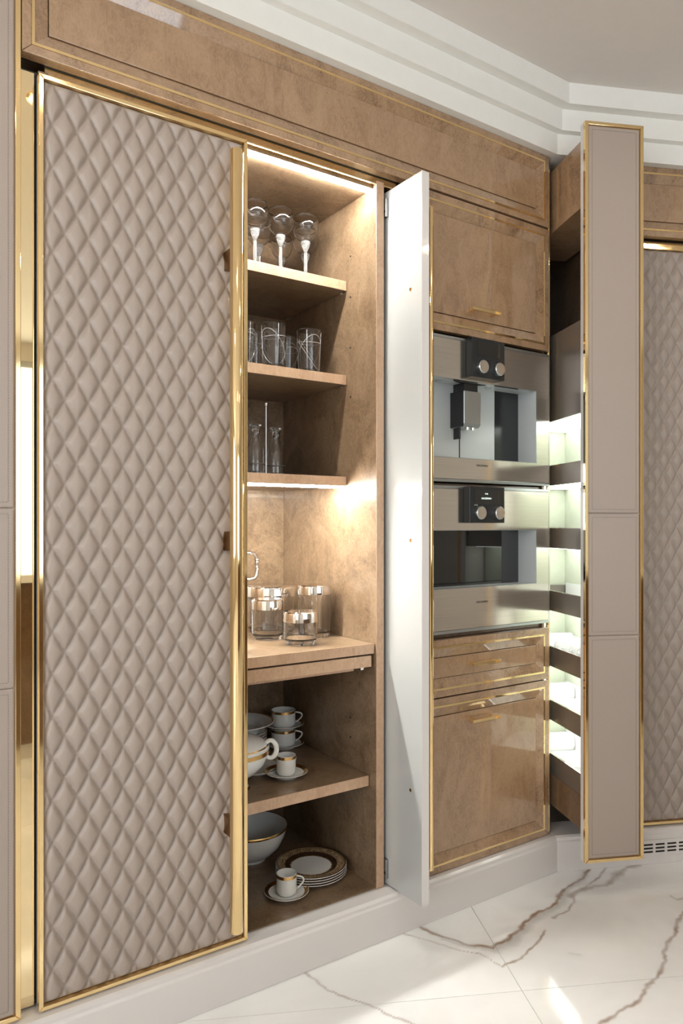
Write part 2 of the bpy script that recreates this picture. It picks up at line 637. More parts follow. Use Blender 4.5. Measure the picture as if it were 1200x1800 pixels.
def gold_frame(t, w, h, fr, y0=-0.002, y1=0.012):
    for pts in (((0, 0), (w, 0), (w - fr, fr), (fr, fr)), ((0, h), (fr, h - fr), (w - fr, h - fr), (w, h))):
        MB().prism(pts, (y0, y1), 'y').build('frame_rail', GOLD, t, bevel=0.0012, fix=True)
    for pts in (((0, 0), (fr, fr), (fr, h - fr), (0, h)), ((w, 0), (w, h), (w - fr, h - fr), (w - fr, fr))):
        MB().prism(pts, (y0, y1), 'y').build('frame_stile', GOLD, t, bevel=0.0012, fix=True)


def pull_bar(t, x, z0, z1, zs, stand=0.060, r=0.0165):
    b = MB()
    b.lathe([(0, z0), (r * 0.9, z0), (r, z0 + 0.002), (r, z1 - 0.002), (r * 0.9, z1), (0, z1)], 36, (x, -stand, 0))
    h = b.build('pull_bar', GOLD, t, smooth=40)
    for z in zs:
        box('bracket', BRACKET, h, x - 0.006, x + 0.006, -stand + 0.008, 0.004, z - 0.024, z + 0.024, 0.001)
    return h


def quilted_door(label, loc, rz, handle_side=None, group=None):
    t = thing('quilted_door', label, 'door', loc, rz, group)
    box('slab', WHITE, t, 0.0005, DOOR_W - 0.0005, 0.012, DOOR_T, 0.0005, DOOR_H - 0.0005)
    gold_frame(t, DOOR_W, DOOR_H, FR)
    q = link('quilted_leather', Q_ME, LEATHER, t, loc=((DOOR_W - QW) / 2, 0.010, (DOOR_H - QH) / 2))
    s = link('stitching', Q_ST, THREAD, q)
    s['kind'] = 'stuff'
    if handle_side is not None:
        pull_bar(t, handle_side, 0.065, 1.965, (0.31, 1.014, 1.71))
    return t


def leather_front(name, label, cat, w, z0, z1, loc, rz, thick=0.03, splits=(0.832, 1.215)):
    """tall narrow front: lacquered slab, gold frame and three stitched leather pads"""
    t = thing(name, label, cat, loc, rz)
    h = z1 - z0
    box('slab', BASE, t, 0.0005, w - 0.0005, 0.010, thick, 0.0005, h - 0.0005, 0.001)
    gold_frame(t, w, h, 0.011)
    zz = [0.012] + [s - z0 for s in splits] + [h - 0.012]
    box('leather_backing', LEATHER, t, 0.011, w - 0.011, 0.006, 0.0098, 0.011, h - 0.011)
    for k, (a, b) in enumerate(zip(zz[:-1], zz[1:])):
        a2 = a + (0.0004 if k else 0)
        b2 = b - (0.0004 if k < 2 else 0)
        m = MB().box(0.0125, w - 0.0125, 0.0015, 0.011, a2, b2)
        pad = m.build('leather_pad', LEATHER, t, bevel=0.004)
        s = MB()
        i0 = 0.012
        xa, xb, za, zb = 0.0125 + i0, w - 0.0125 - i0, a2 + i0, b2 - i0
        n = int((zb - za) / 0.0062)
        for x in (xa, xb):
            for i in range(n):
                z = za + (i + 0.5) * (zb - za) / n
                s.box(x - 0.0006, x + 0.0006, 0.0008, 0.002, z - 0.002, z + 0.002)
        n = int((xb - xa) / 0.0062)
        for z in (za, zb):
            for i in range(n):
                x = xa + (i + 0.5) * (xb - xa) / n
                s.box(x - 0.002, x + 0.002, 0.0008, 0.002, z - 0.0006, z + 0.0006)
        so = s.build('stitching', THREAD, pad)
        so['kind'] = 'stuff'
    return t


def raised_panel(t, x0, x1, z0, z1, y=0.0, b=0.021, bev=0.028, th=0.022):
    """veneered border pieces, gold inlay, sloping bevel and recessed centre"""
    w = b
    mit = 0.0003
    for zz, nm in ((z0, 'rail'), (z1, 'rail')):
        s = 1 if zz == z0 else -1
        pts = [(x0 + mit, zz), (x1 - mit, zz), (x1 - w - mit, zz + s * w), (x0 + w + mit, zz + s * w)]
        if s < 0:
            pts = pts[::-1]
        MB().prism(pts, (y, y + th), 'y').build(nm, BURL, t, bevel=0.0012, fix=True)
    for xx in (x0, x1):
        s = 1 if xx == x0 else -1
        pts = [(xx, z0 + mit), (xx + s * w, z0 + w + mit), (xx + s * w, z1 - w - mit), (xx, z1 - mit)]
        MB().prism(pts, (y, y + th), 'y').build('stile', BURL, t, bevel=0.0012, fix=True)
    g = 0.0062
    MB().ring(x0, z0, x1, z1, w, y + 0.002, w, y - 0.0008).ring(x0, z0, x1, z1, w, y - 0.0008, w + g, y - 0.0008).ring(x0, z0, x1, z1, w + g, y - 0.0008, w + g, y + 0.004).build('gold_inlay', GOLD, t, fix=True)
    MB().ring(x0, z0, x1, z1, w + g, y + 0.0005, w + g + bev, y + 0.0115).ring(x0, z0, x1, z1, w + g + bev, y + 0.0115, w + g + bev, y + 0.017).build('bevel', BURL, t, fix=True)
    e = w + g + bev + 0.0018
    box('centre_panel', BURL_PANEL, t, x0 + e, x1 - e, y + 0.0085, y + th, z0 + e, z1 - e, 0.0008)
    box('backing', BLACK, t, x0 + w, x1 - w, y + 0.0175, y + th - 0.001, z0 + w, z1 - w)


def bar_handle(t, x0, x1, z, y=0.0085):
    m = MB().box(x0, x1, y - 0.032, y - 0.022, z - 0.0055, z + 0.0055)
    h = m.build('handle', GOLD, t, bevel=0.0012)
    for x in (x0 + 0.012, x1 - 0.022):
        box('handle_post', GOLD, h, x, x + 0.010, y - 0.024, y, z - 0.004, z + 0.004)


# ------------------------------------------------------------------ main wall: fascia, mirror strip, left panel
t = thing('fascia_panel', 'long burl veneer fascia with gold inlay above quilted and open cabinets', 'panel', (0.304, FRONT, 2.193))
raised_panel(t, 0, 1.676, 0, 0.2435, b=0.020, bev=0.029, th=0.028)
box('shadow_gap', BLACK, t, 0, 1.676, 0.0285, 0.0330, 0.0005, 0.20)
box('top_infill', DARKWOOD, t, 0, 1.676, 0.050, 0.10, 0.02, 0.2435)

t = thing('mirror_strip', 'narrow gold mirror strip between plain leather panel and quilted door', 'mirror', (0.295, 1.708, 0.125))
box('mirror_plate', MIRROR, t, 0, 0.040, 0, 0.006, 0, 2.046)
box('backing', BLACK, t, 0, 0.045, 0.006, 0.020, 0, 2.046)

leather_front('leather_panel', 'plain taupe leather panel with gold edge beside mirror strip', 'panel', 0.202, 0.125, 2.436, (0.1, FRONT, 0.125), 0)
t = thing('fascia_panel', 'burl veneer fascia end piece beyond plain leather panel', 'panel', (-0.62, FRONT, 2.193))
raised_panel(t, 0, 0.715, 0, 0.2435, b=0.020, bev=0.029, th=0.026)
quilted_door('quilted leather door on far side of plain leather panel', (-0.405, FRONT, 0.125), 0)
struct(box('wall_side', WALLP, None, -2.7, -0.63, FRONT, 2.32, 0.1195, 2.4365))

# ------------------------------------------------------------------ closed door and open crockery cabinet
quilted_door('large quilted taupe leather door with gold frame and long gold bar', (0.338, FRONT, 0.125), 0, 0.441)

CX0, CX1, CY1 = 0.365, 1.269, 2.254
t = thing('crockery_cabinet', 'open maple cabinet with shelves of glassware and crockery', 'cabinet', (0, 0, 0.1195))
Z = -0.1195
t.location = (0.80, 1.98, 0.1195)


def cb(name, mat, x0, x1, y0, y1, z0, z1, bevel=0.0008, par=None):
    return box(name, mat, par or t, x0 - 0.80, x1 - 0.80, y0 - 1.98, y1 - 1.98, z0 + Z, z1 + Z, bevel)


sp = cb('side_panel', MAPLE, CX1, 1.296, 1.707, CY1 + 0.02, 0.1205, 2.180)
cb('edge_band', EDGE, CX1, 1.296, 1.705, 1.707, 0.1205, 2.180, 0.0005, sp)
cb('side_panel', MAPLE, CX0 - 0.022, CX0, 1.706, CY1 + 0.02, 0.1205, 2.180)
cb('back_panel', MAPLE, CX0, CX1, CY1, CY1 + 0.018, 0.1205, 2.180)
cb('top_panel', MAPLE, CX0, CX1, 1.722, CY1, 2.162, 2.180)
cb('bottom_panel', MAPLE, CX0, CX1, 1.708, CY1, 0.1205, 0.1235)
cb('header', MIRROR, 0.357, 1.345, 1.7085, 1.720, 2.1745, 2.200)
cb('header_lip', GOLD, 0.357, 1.345, 1.7065, 1.722, 2.170, 2.1742)


def shelf(y0, z0, z1, name='shelf'):
    s = cb(name, MAPLE, CX0 + 0.003, CX1 - 0.003, y0 + 0.002, CY1 - 0.001, z0, z1)
    cb('edge_band', EDGE, CX0 + 0.003, CX1 - 0.003, y0, y0 + 0.002, z0, z1, 0.0005, s)
    return s


SHELVES = (1.928, 1.6385, 1.327)
for z in SHELVES:
    y0 = 1.856
    s = shelf(y0, z - 0.029, z)
    if z != 1.327:
        for yy in (1.875, 2.21):
            p = MB().lathe([(0, 0), (0.0045, 0), (0.0045, 0.004), (0.003, 0.004), (0.003, 0.014), (0, 0.014)], 12, (0, 0, 0), 'x')
            p.build('shelf_pin', SILVER, t, smooth=40, loc=(CX1 - 0.80 - 0.014, yy - 1.98, z - 0.0335 + Z))
shelf(1.712, 0.8045, 0.833, 'worktop')
sb = cb('pull_out_board', EDGE, CX0 + 0.02, CX1 - 0.010, 1.716, 2.18, 0.766, 0.799)
cb('board_runner', EDGE, CX0 + 0.05, CX1 - 0.06, 1.735, 2.10, 0.756, 0.766, 0, sb)
cb('catch', SILVER, CX1 - 0.045, CX1 - 0.033, 1.722, 1.740, 0.758, 0.766, 0.001, sb)
shelf(1.739, 0.411, 0.4414)
SH1, SH2, SH3, WT, SH4, BOT = 1.9285, 1.639, 1.3275, 0.8335, 0.4419, 0.1240   # heights at which things stand
for z in (2.00, 1.875, 1.72, 1.57, 0.59, 0.53):
    MB().lathe([(0, 0), (0.0028, 0), (0.0028, 0.002), (0, 0.002)], 10, (0, 0, 0), 'x').build('pin_hole', BLACK, t, loc=(CX1 - 0.80 - 0.0012, 1.838 - 1.98, z + Z))

# LED strips of the cabinet
tag(MB().box(CX0 + 0.02, CX1 - 0.004, 1.726, 1.740, 2.1545, 2.1615).build('led_strip', LED),
    'white LED strip glowing under cabinet top above wine goblets', 'light')
tag(MB().box(CX0 + 0.02, CX1 - 0.006, 1.861, 1.879, 1.2915, 1.2972).build('led_strip', LED),
    'white LED strip glowing under shelf above glass canisters', 'light')

# ------------------------------------------------------------------ pocket door, slid back beside the cabinet
PX = 1.307
t = thing('pocket_door', 'white lacquered pocket door pushed back beside open cabinet', 'door', (PX + 0.026, 1.547, 0.125), PI / 2)
# local x runs into the wall, local y towards -X (inner face at y = 0.026)
box('slab', WHITE, t, 0.0005, 0.4995, 0.010, 0.026, 0.0, 2.032, 0.0015)
box('slab_edge', BASE, t, 0.0, 0.0006, 0.0, 0.0255, 0.0, 2.032)
q = link('quilted_leather', Q_ME, LEATHER, t, loc=(0.0105, 0.012, 0.0105))
s = link('stitching', Q_ST, THREAD, q)
s['kind'] = 'stuff'
pull_bar(t, 0.048, 0.065, 1.965, (0.31, 1.014, 1.71), stand=0.046, r=0.0095)
for z in (1.716, 1.010, 0.308):
    MB().lathe([(0, 0), (0.005, 0), (0.0045, 0.0012), (0, 0.0015)], 16, (0, 0, 0), 'y').build('screw_cap', GILT, t, smooth=40, loc=(0.049, 0.026, z))
t.rotation_euler[2] = PI / 2
for k, z in enumerate((1.955, 0.02)):
    m = MB().box(0.150, 0.185, 0.0265, 0.0355, z, z + 0.055)
    h = m.build('hinge', HINGE, t, bevel=0.001)
    box('hinge_arm', BLACKM, h, 0.152, 0.176, 0.0270, 0.0362, z + 0.012, z + 0.020)

# ------------------------------------------------------------------ tall appliance cabinet
TX0, TX1 = 1.362, 1.980
t = thing('appliance_cabinet', 'glossy burl veneer tall cabinet holding coffee machine and oven', 'cabinet', (TX0, FRONT, 0.1195))
W = TX1 - TX0
zz = -0.1195
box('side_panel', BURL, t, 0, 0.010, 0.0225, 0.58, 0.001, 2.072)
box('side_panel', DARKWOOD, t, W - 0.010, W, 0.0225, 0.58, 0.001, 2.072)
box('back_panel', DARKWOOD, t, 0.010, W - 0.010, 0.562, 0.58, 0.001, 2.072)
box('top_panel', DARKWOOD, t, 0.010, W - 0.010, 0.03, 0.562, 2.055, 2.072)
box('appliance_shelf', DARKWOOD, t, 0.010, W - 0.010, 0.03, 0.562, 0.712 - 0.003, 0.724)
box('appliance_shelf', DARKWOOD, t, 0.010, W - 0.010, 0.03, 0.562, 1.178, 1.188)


def front(name, z0, z1, hz):
    e = thing(name, None, None, (0, 0, 0))
    e.parent = t
    raised_panel(e, 0, W, z0 + zz, z1 + zz, b=0.021, bev=0.028)
    bar_handle(e, 0.241, 0.364, hz + zz)
    return e


front('upper_door', 1.7705, 2.186, 1.853)
front('drawer', 0.654, 0.829, 0.745)
front('lower_door', 0.1215, 0.650, 0.567)
# gold corner post at the turn of the wall
o = MB().lathe([(0, 0.126), (0.0065, 0.126), (0.0065, 2.40), (0, 2.40)], 20).build('corner_post', GOLD, None, smooth=40, loc=(1.9925, 1.690, 0))
tag(o, 'slim gold post standing at corner between oven cabinet and larder', 'post')


def control_panel(t, x0, x1, z0, z1, y0, y1, dz):
    p = box('control_panel', GRAPH, t, x0, x1, y0, y1, z0, z1, 0.0015)
    w, h = x1 - x0, z1 - z0
    box('display', SMOKE, p, x0 + 0.022, x1 - 0.022, y0 - 0.0006, y0 + 0.002, z1 - 0.055, z1 - 0.010)
    for k, x in enumerate((x0 + 0.036, x1 - 0.036)):
        kz = z0 + 0.031
        kn = MB().lathe([(0, 0.001), (0.0205, 0.001), (0.0205, -0.016), (0.019, -0.018), (0.0185, -0.018)], 36, (x, y0, kz), 'y').build('knob', STEELDK, p, smooth=35)
        MB().lathe([(0.0185, -0.018), (0.010, -0.0183), (0, -0.0183)], 36, (0, 0, 0), 'y').build('knob_face', SPUN, kn, smooth=True, loc=(x, y0, kz))
    return p


def lettering(name, txt, size, mat, parent, loc):
    cu = bpy.data.curves.new(name, 'FONT')
    cu.body = txt
    cu.size = size
    cu.align_x = 'CENTER'
    cu.extrude = 0.0002
    o = bpy.data.objects.new(name, cu)
    COL.objects.link(o)
    dg = bpy.context.evaluated_depsgraph_get()
    me = bpy.data.meshes.new_from_object(o.evaluated_get(dg))
    bpy.data.objects.remove(o)
    me.materials.clear()
    me.materials.append(mat)
    ob = bpy.data.objects.new(name, me)
    COL.objects.link(ob)
    ob.parent = parent
    ob.location = loc
    ob.rotation_euler = (PI / 2, 0, 0)
    return ob


AW0, AW1 = 1.378, 1.9775      # appliance fronts


def appliance(name, label, cat, z0, z1, r0, r1, back, rx1=1.9127, rx0=1.455, dep=0.0765):
    """front plate with a recessed bay; local origin at lower left of front"""
    t = thing(name, label, cat, (AW0, FRONT, z0))
    w, h = AW1 - AW0, z1 - z0
    a, b = rx0 - AW0, rx1 - AW0
    p, q = r0 - z0, r1 - z0
    y0, y1 = -0.004, 0.018
    m = MB()
    m.box(0, w - 0.006, y0, y1, q, h - 0.010).box(0, w - 0.006, y0, y1, 0.010, p)
    m.box(0, a, y0, y1, p, q).box(b, w - 0.006, y0, y1, p, q)
    m.build('front_plate', STEEL, t)
    box('top_trim', STEELDK, t, 0, w, y0 + 0.001, y1, h - 0.009, h, 0.0008)
    box('bottom_trim', STEELDK, t, 0, w, y0 - 0.001, y1, 0, 0.009, 0.0008)
    box('edge_trim', STEELDK, t, w - 0.0052, w, y0 + 0.001, y1, 0.009, h - 0.009)
    m = MB()
    s = 0.0
    m.box(b - 0.0022, b + 0.004, y0 + 0.0005, dep, p, q).box(a - 0.004, a + 0.0022, y0 + 0.0005, dep, p, q)
    m.box(a - 0.004, b + 0.004, y1, dep, q, q + 0.004).box(a - 0.004, b + 0.004, y1, dep, p - 0.004, p)
    m.build('bay_lining', ALU, t)
    m = MB().ring(a, p, b, q, 0.0, y0 - 0.0006, 0.0018, y0 - 0.0006)
    m.build('bay_edge', STEELDK, t, fix=True)
    box('housing', BLACKM, t, 0.012, w - 0.012, dep + 0.006, 0.50, 0.012, h - 0.012)
    return t, a, b, p, q, dep


# coffee machine
CZ0, CZ1 = 1.311, 1.7585
t, a, b, p, q, dep = appliance('coffee_machine', 'built-in steel coffee machine with open bay and spout, above oven', 'coffee machine', CZ0, CZ1, 1.385, 1.629, None)
box('bay_back', ALU, t, a - 0.004, 1.797 - AW0, dep, dep + 0.005, p - 0.004, q + 0.004)
box('bay_back_glass', GRAPH, t, 1.797 - AW0, b + 0.004, dep - 0.001, dep + 0.005, p - 0.004, q + 0.004)
box('bay_groove', BLACK, t, 1.636 - AW0, 1.640 - AW0, dep - 0.0008, dep + 0.001, p, 0.20)
sx0, sx1 = 1.5995 - AW0, 1.6735 - AW0
s = box('spout', STEELDK, t, sx0, sx1, 0.015, dep, 1.497 - CZ0, 1.602 - CZ0, 0.002)
MB().prism([(0.015, 1.497 - CZ0), (dep, 1.497 - CZ0), (dep, 1.487 - CZ0), (0.024, 1.489 - CZ0)], (sx0 + 0.002, sx1 - 0.002), 'x').build('spout_base', STEELDK, s, fix=True)
box('spout_side', GRAPH, s, sx0 - 0.0012, sx0 + 0.001, 0.018, dep, 1.489 - CZ0, 1.6015 - CZ0)
box('spout_neck', BLACKM, s, sx0 + 0.012, sx1 - 0.004, 0.026, dep, 1.602 - CZ0, q)
box('milk_outlet', GRAPH, s, sx0 + 0.004, sx0 + 0.010, 0.040, 0.068, 1.452 - CZ0, 1.489 - CZ0, 0.001)
for x in (sx0 + 0.028, sx0 + 0.052):
    MB().lathe([(0, 0), (0.0055, 0), (0.0062, 0.008), (0, 0.008)], 16, (x, 0.030, 1.481 - CZ0)).build('nozzle', SILVER, s, smooth=40)
MB().prism([(1.560 - AW0, 0.02), (1.70 - AW0, 0.02), (1.66 - AW0, 0.06)], (q - 0.0015, q), 'z').build('bay_slot', BLACK, t, fix=True)
for x in (1.52 - AW0, 1.735 - AW0):
    MB().lathe([(0, 0), (0.012, 0), (0.012, -0.002), (0, -0.0025)], 20, (x, 0.045, q)).build('bay_light', STEELDK, t, smooth=40)
control_panel(t, 1.5905 - AW0, 1.7335 - AW0, 1.638 - CZ0, 1.760 - CZ0, -0.030, -0.004, 0)
lettering('lettering', 'GAGGENAU', 0.0092, INK, t, (1.66 - AW0, -0.0044, 1.3675 - CZ0 - 0.004))

# oven
OZ0, OZ1 = 0.846, 1.2995
t, a, b, p, q, dep = appliance('oven', 'built-in steel oven with dark glass window, above burl drawer', 'oven', OZ0, OZ1, 0.982, 1.163, None)
box('window_glass', SMOKE, t, a - 0.004, b + 0.004, dep - 0.002, dep + 0.005, p - 0.004, q + 0.004)
cp = control_panel(t, 1.5805 - AW0, 1.7335 - AW0, 1.185 - OZ0, 1.298 - OZ0, -0.030, -0.004, 0)
lettering('lettering', 'GAGGENAU', 0.0092, INK, t, (1.66 - AW0, -0.0044, 0.9325 - OZ0))
lettering('lettering', 'GAGGENAU', 0.0078, GLOWTXT, cp, (1.652 - AW0, -0.0309, 1.259 - OZ0))
lettering('lettering', '11:06', 0.0062, GLOWTXT, cp, (1.652 - AW0, -0.0309, 1.274 - OZ0))
lettering('lettering', '0 1 2', 0.006, FROST, cp, (1.608 - AW0, -0.0303, 1.2385 - OZ0))

# ------------------------------------------------------------------ second wall: pull-out larder and quilted doors
LU, LN = 1.126, 2.1135
lw = 0.198
t = leather_front('pull_out_larder', 'tall narrow pull-out larder, leather front, lit trays behind', 'larder', lw, 0.125, 2.437, (*rw(LU, LN), 0.125), A)
zz = -0.125


def lb(name, mat, x0, x1, y0, y1, z0, z1, bevel=0.0, par=None):
    return box(name, mat, par or t, x0, x1, y0, y1, z0 + zz, z1 + zz, bevel)


lb('header_block', BURL, 0.012, 0.186, 0.031, 0.50, 2.187, 2.400, 0.001)
lb('upper_box', BRONZE, 0.012, 0.186, 0.031, 0.50, 1.536, 1.832, 0.001)
lb('front_post', BRONZE, 0.168, 0.186, 0.031, 0.045, 1.832, 2.187)
lb('back_panel', PALE, 0.012, 0.186, 0.505, 0.515, 0.319, 1.536)
lb('side_panel', PALE, 0.186, 0.192, 0.040, 0.515, 0.319, 1.536)
lb('led_panel', LED_B, 0.022, 0.184, 0.060, 0.49, 1.531, 1.536)
for k, zt in enumerate((1.383, 1.167, 0.950, 0.757, 0.571, 0.386)):
    tr = lb('tray', BRONZE, 0.012, 0.018, 0.031, 0.50, zt - 0.068, zt, 0.001)
    lb('tray_base', BRONZE, 0.018, 0.186, 0.031, 0.50, zt - 0.066, zt - 0.058, 0, tr)
    lb('tray_end', BRONZE, 0.018, 0.186, 0.488, 0.50, zt - 0.058, zt, 0, tr)
    lb('tray_rim', SILVER, 0.0115, 0.0185, 0.031, 0.50, zt, zt + 0.0015, 0, tr)
    if k < 5:
        lb('led_panel', LED_B, 0.030, 0.180, 0.060, 0.48, zt - 0.0705, zt - 0.0662, 0, tr)
lb('base_box', DARKWOOD, 0.012, 0.186, 0.031, 0.50, 0.210, 0.3175, 0.001)


def larder(u, n, z):
    c = rw(LU + u, LN + n)
    return (c[0], c[1], z)


# white things lying in the trays
def cutlery_set(z, label, n=6):
    for i in range(n):
        y = 0.20 + i * 0.045
        m = MB()
        m.tube([(0.035, y, 0.004), (0.09, y, 0.010), (0.125, y, 0.006)], [0.003, 0.0022, 0.003], 8)
        for d in (-0.006, -0.002, 0.002, 0.006):
            m.tube([(0.125, y + d, 0.006), (0.145, y + d * 1.1, 0.004), (0.165, y + d, 0.010)], 0.0011, 6)
        o = m.build('fork', SILVER, None, smooth=40, loc=larder(0, 0, z), rz=A)
        tag(o, label, 'fork', 'forks in the larder tray')


LABS = ['white liner of highest larder tray, below lit box', 'white liner of second larder tray from top, with napkin rings',
        'white liner of third larder tray from top, with forks', 'white liner of larder tray holding upright dishes',
        'white divided insert of larder tray just above bottom one', 'white divided insert of lowest larder tray']
for k, zt in enumerate((1.383, 1.167, 0.950, 0.757, 0.571, 0.386)):
    e = thing('tray_insert', LABS[k], 'tray insert', larder(0, 0, zt - 0.0574), A)
    MB().box(0.022, 0.182, 0.050, 0.484, 0.0, 0.006).build('liner', LINEN, e, bevel=0.001)
    if k >= 2:
        hh = 0.046 if k < 4 else 0.052
        m = MB().box(0.022, 0.182, 0.046, 0.050, 0.0, hh).box(0.178, 0.182, 0.050, 0.484, 0, hh + 0.02)
        m.build('insert_wall', LINEN, e)
    if k >= 3:
        for i in range(5):
            y = 0.10 + i * 0.055
            MB().box(0.022, 0.176, y, y + 0.004, 0.006, 0.044).build('divider', LINEN, e, bevel=0.001)
        MB().lathe([(0, 0), (0.034, 0), (0.034, 0.15), (0, 0.15)], 24, (0, 0, 0), 'x').build('rolled_cushion', LINEN, e, smooth=40, loc=(0.024, 0.437, 0.042))
for i in range(3):
    o = MB().lathe([(0.016, 0), (0.019, 0.004), (0.019, 0.016), (0.016, 0.020), (0.0145, 0.016), (0.0145, 0.004)], 24, closed=True).build('napkin_ring', SILVER, None, smooth=40, loc=larder(0.045, 0.30 + i * 0.05, 1.167 - 0.0515))
    o.location.z = 1.167 - 0.052
    tag(o, 'silver napkin ring in second larder tray from top', 'napkin ring', 'napkin rings in the larder')
cutlery_set(0.950 - 0.052, 'silver fork lying in third larder tray from top')
for i in range(4):
    m = MB().lathe([(0, 0), (0.022, 0.0), (0.040, 0.006), (0.0415, 0.008), (0.040, 0.009), (0.022, 0.003), (0, 0.003)], 32, (0, 0, 0), 'y')
    o = m.build('small_dish', PORC, None, smooth=50, loc=larder(0.075, 0.111 + i * 0.055, 0.757 - 0.052 + 0.0425), rz=A)
    tag(o, 'small white dish standing upright in fourth larder tray from top', 'dish', 'upright dishes in the larder')

# fascia and further doors along the second wall
fx = LU + lw + 0.012
t = thing('fascia_panel', 'burl veneer fascia with gold inlay behind pull-out larder', 'panel', (*rw(fx, NF), 2.193), A)
raised_panel(t, 0, 2.08, 0, 0.2435, b=0.020, bev=0.029, th=0.026)
box('shadow_gap', BLACK, t, 0, 2.08, 0.026, 0.040, 0, 0.10)
t = thing('door_header', 'gold header strip above quilted doors beyond larder', 'trim', (*rw(fx, NF + 0.033), 2.150), A)
box('header_strip', GOLD, t, 0, 2.08, 0, 0.012, 0, 0.0355)
box('carcass', DARKWOOD, t, 0, 2.08, 0.012, 0.45, -2.03, 0.28)
for k, l in enumerate(('quilted leather door right beside pull-out larder, above vent grille', 'second quilted leather door from pull-out larder',
                       'third quilted leather door from pull-out larder', 'fourth quilted leather door from pull-out larder')):
    quilted_door(l, (*rw(fx + 0.004 + k * 0.508, NF), 0.125), A)

# vent grille in the plinth of the second wall
t = thing('vent_grille', 'white slotted vent grille set in plinth below quilted door', 'vent grille', (*rw(1.36, NB - 0.003), 0.030), A)
box('backing', BLACK, t, 0.002, 0.398, 0.0022, 0.0028, 0.003, 0.052)
rows = (0.0105, 0.0228, 0.0351)
zs = [0.0]
for r in rows:
    zs += [r, r + 0.0066]
zs += [0.055]
for a, b in zip(zs[0::2], zs[1::2]):
    box('louvre_bar', BASE, t, 0, 0.40, 0, 0.0025, a, b, 0.0004)
for a, b in [(0.0405 + 0.0446 * i, 0.0497 + 0.0446 * i) for i in range(-1, 8)]:
    box('mullion', BASE, t, max(a, 0), b, 0.0001, 0.0024, 0.003, 0.050)

# ------------------------------------------------------------------ glassware
def goblet_proto(label, loc, scale=1.0, group='wine goblets on the top shelf'):
    t = thing('wine_goblet', label, 'goblet', loc, 0, group)
    out = [(0.0, 0.124), (0.012, 0.1245), (0.024, 0.130), (0.034, 0.142), (0.0395, 0.158), (0.0405, 0.174), (0.0388, 0.188), (0.0372, 0.197)]
    inn = [(0.0364, 0.197), (0.0380, 0.188), (0.0396, 0.174), (0.0386, 0.158), (0.0332, 0.1432), (0.0235, 0.1315), (0.0118, 0.1262), (0.0, 0.126)]
    MB().lathe(out + inn, 40).build('bowl', GLASS, t, smooth=True, fix=True)
    k = MB()
    prof = [(0.0, 0.090), (0.0045, 0.090), (0.0075, 0.098), (0.0120, 0.108), (0.0148, 0.118), (0.0140, 0.1225), (0.010, 0.1238), (0.0, 0.1238)]
    k.lathe(prof, 14)
    k.build('cut_knop', CUT, t, smooth=20, fix=True)
    MB().lathe([(0, 0.005), (0.0066, 0.005), (0.0060, 0.02), (0.0056, 0.088), (0.0, 0.0898)], 6).build('stem', CUT, t, fix=True)
    MB().lathe([(0, 0.0), (0.033, 0.0), (0.034, 0.0015), (0.020, 0.0035), (0.008, 0.0048), (0, 0.005)], 36).build('foot', GLASS, t, smooth=40, fix=True)
    t.scale = (scale, scale, scale)
    return t


GL = ['wine goblet with cut knop at front of top shelf, next to door', 'wine goblet with cut knop, middle of front row on top shelf',
      'wine goblet with cut knop at front of top shelf, nearest cabinet side']
G0 = goblet_proto(GL[0], (0.9903, 1.93, SH1))
for i, x in enumerate((1.0765, 1.1645)):
    g = copy_tree(G0)
    g.location = (x, 1.93, SH1)
    g['label'] = GL[i + 1]
for (x, y, lab, sc) in ((1.058, 2.035, 'wine goblet in back row of top shelf, behind the gap nearest door', 1.0), (1.150, 2.055, 'smaller wine goblet in middle of back row on top shelf', 0.86),
                        (1.2175, 2.02, 'wine goblet in back row of top shelf, close to cabinet side', 1.0), (0.965, 2.05, 'wine goblet in back row of top shelf, behind quilted door edge', 1.0)):
    g = copy_tree(G0)
    g.location = (x, y, SH1)
    g.scale = (sc,) * 3
    g['label'] = lab


def tumbler_proto(label, loc):
    t = thing('tumbler', label, 'glass', loc, 0, 'etched tumblers on the middle shelf')
    r0, r1, h = 0.0315, 0.0375, 0.135
    MB().lathe([(0, 0), (r0 - 0.002, 0), (r0, 0.002), (r1, h), (r1 - 0.0008, h + 0.0006), (r1 - 0.0016, h), (r0 - 0.0022, 0.014), (r0 - 0.006, 0.011), (0, 0.0105)], 44).build('vessel', GLASS, t, smooth=35, fix=True)

    def R(z):
        return r0 + (r1 - r0) * z / h + 0.0001
    m = MB()
    for zc, tilt, ph in ((0.098, 0.25, 0.4), (0.062, 1.30, 1.2), (0.066, 1.30, 3.6)):
        run_ = []
        for i in range(49):
            a = 2 * PI * i / 48
            z = zc + math.tan(tilt) * 0.034 * math.cos(a - ph) * 0.42
            if 0.012 < z < h - 0.002:
                run_.append((R(z) * math.cos(a), R(z) * math.sin(a), z))
            else:
                if len(run_) > 2:
                    m.tube(run_, 0.00032, 5)
                run_ = []
        if len(run_) > 2:
            m.tube(run_, 0.00032, 5)
    for a in (0.9, 2.9, 4.6):
        m.tube([(R(z) * math.cos(a), R(z) * math.sin(a), z) for z in (0.014, 0.07, h - 0.004)], 0.0004, 5)
    m.build('etching', FROST, t, smooth=True)
    return t


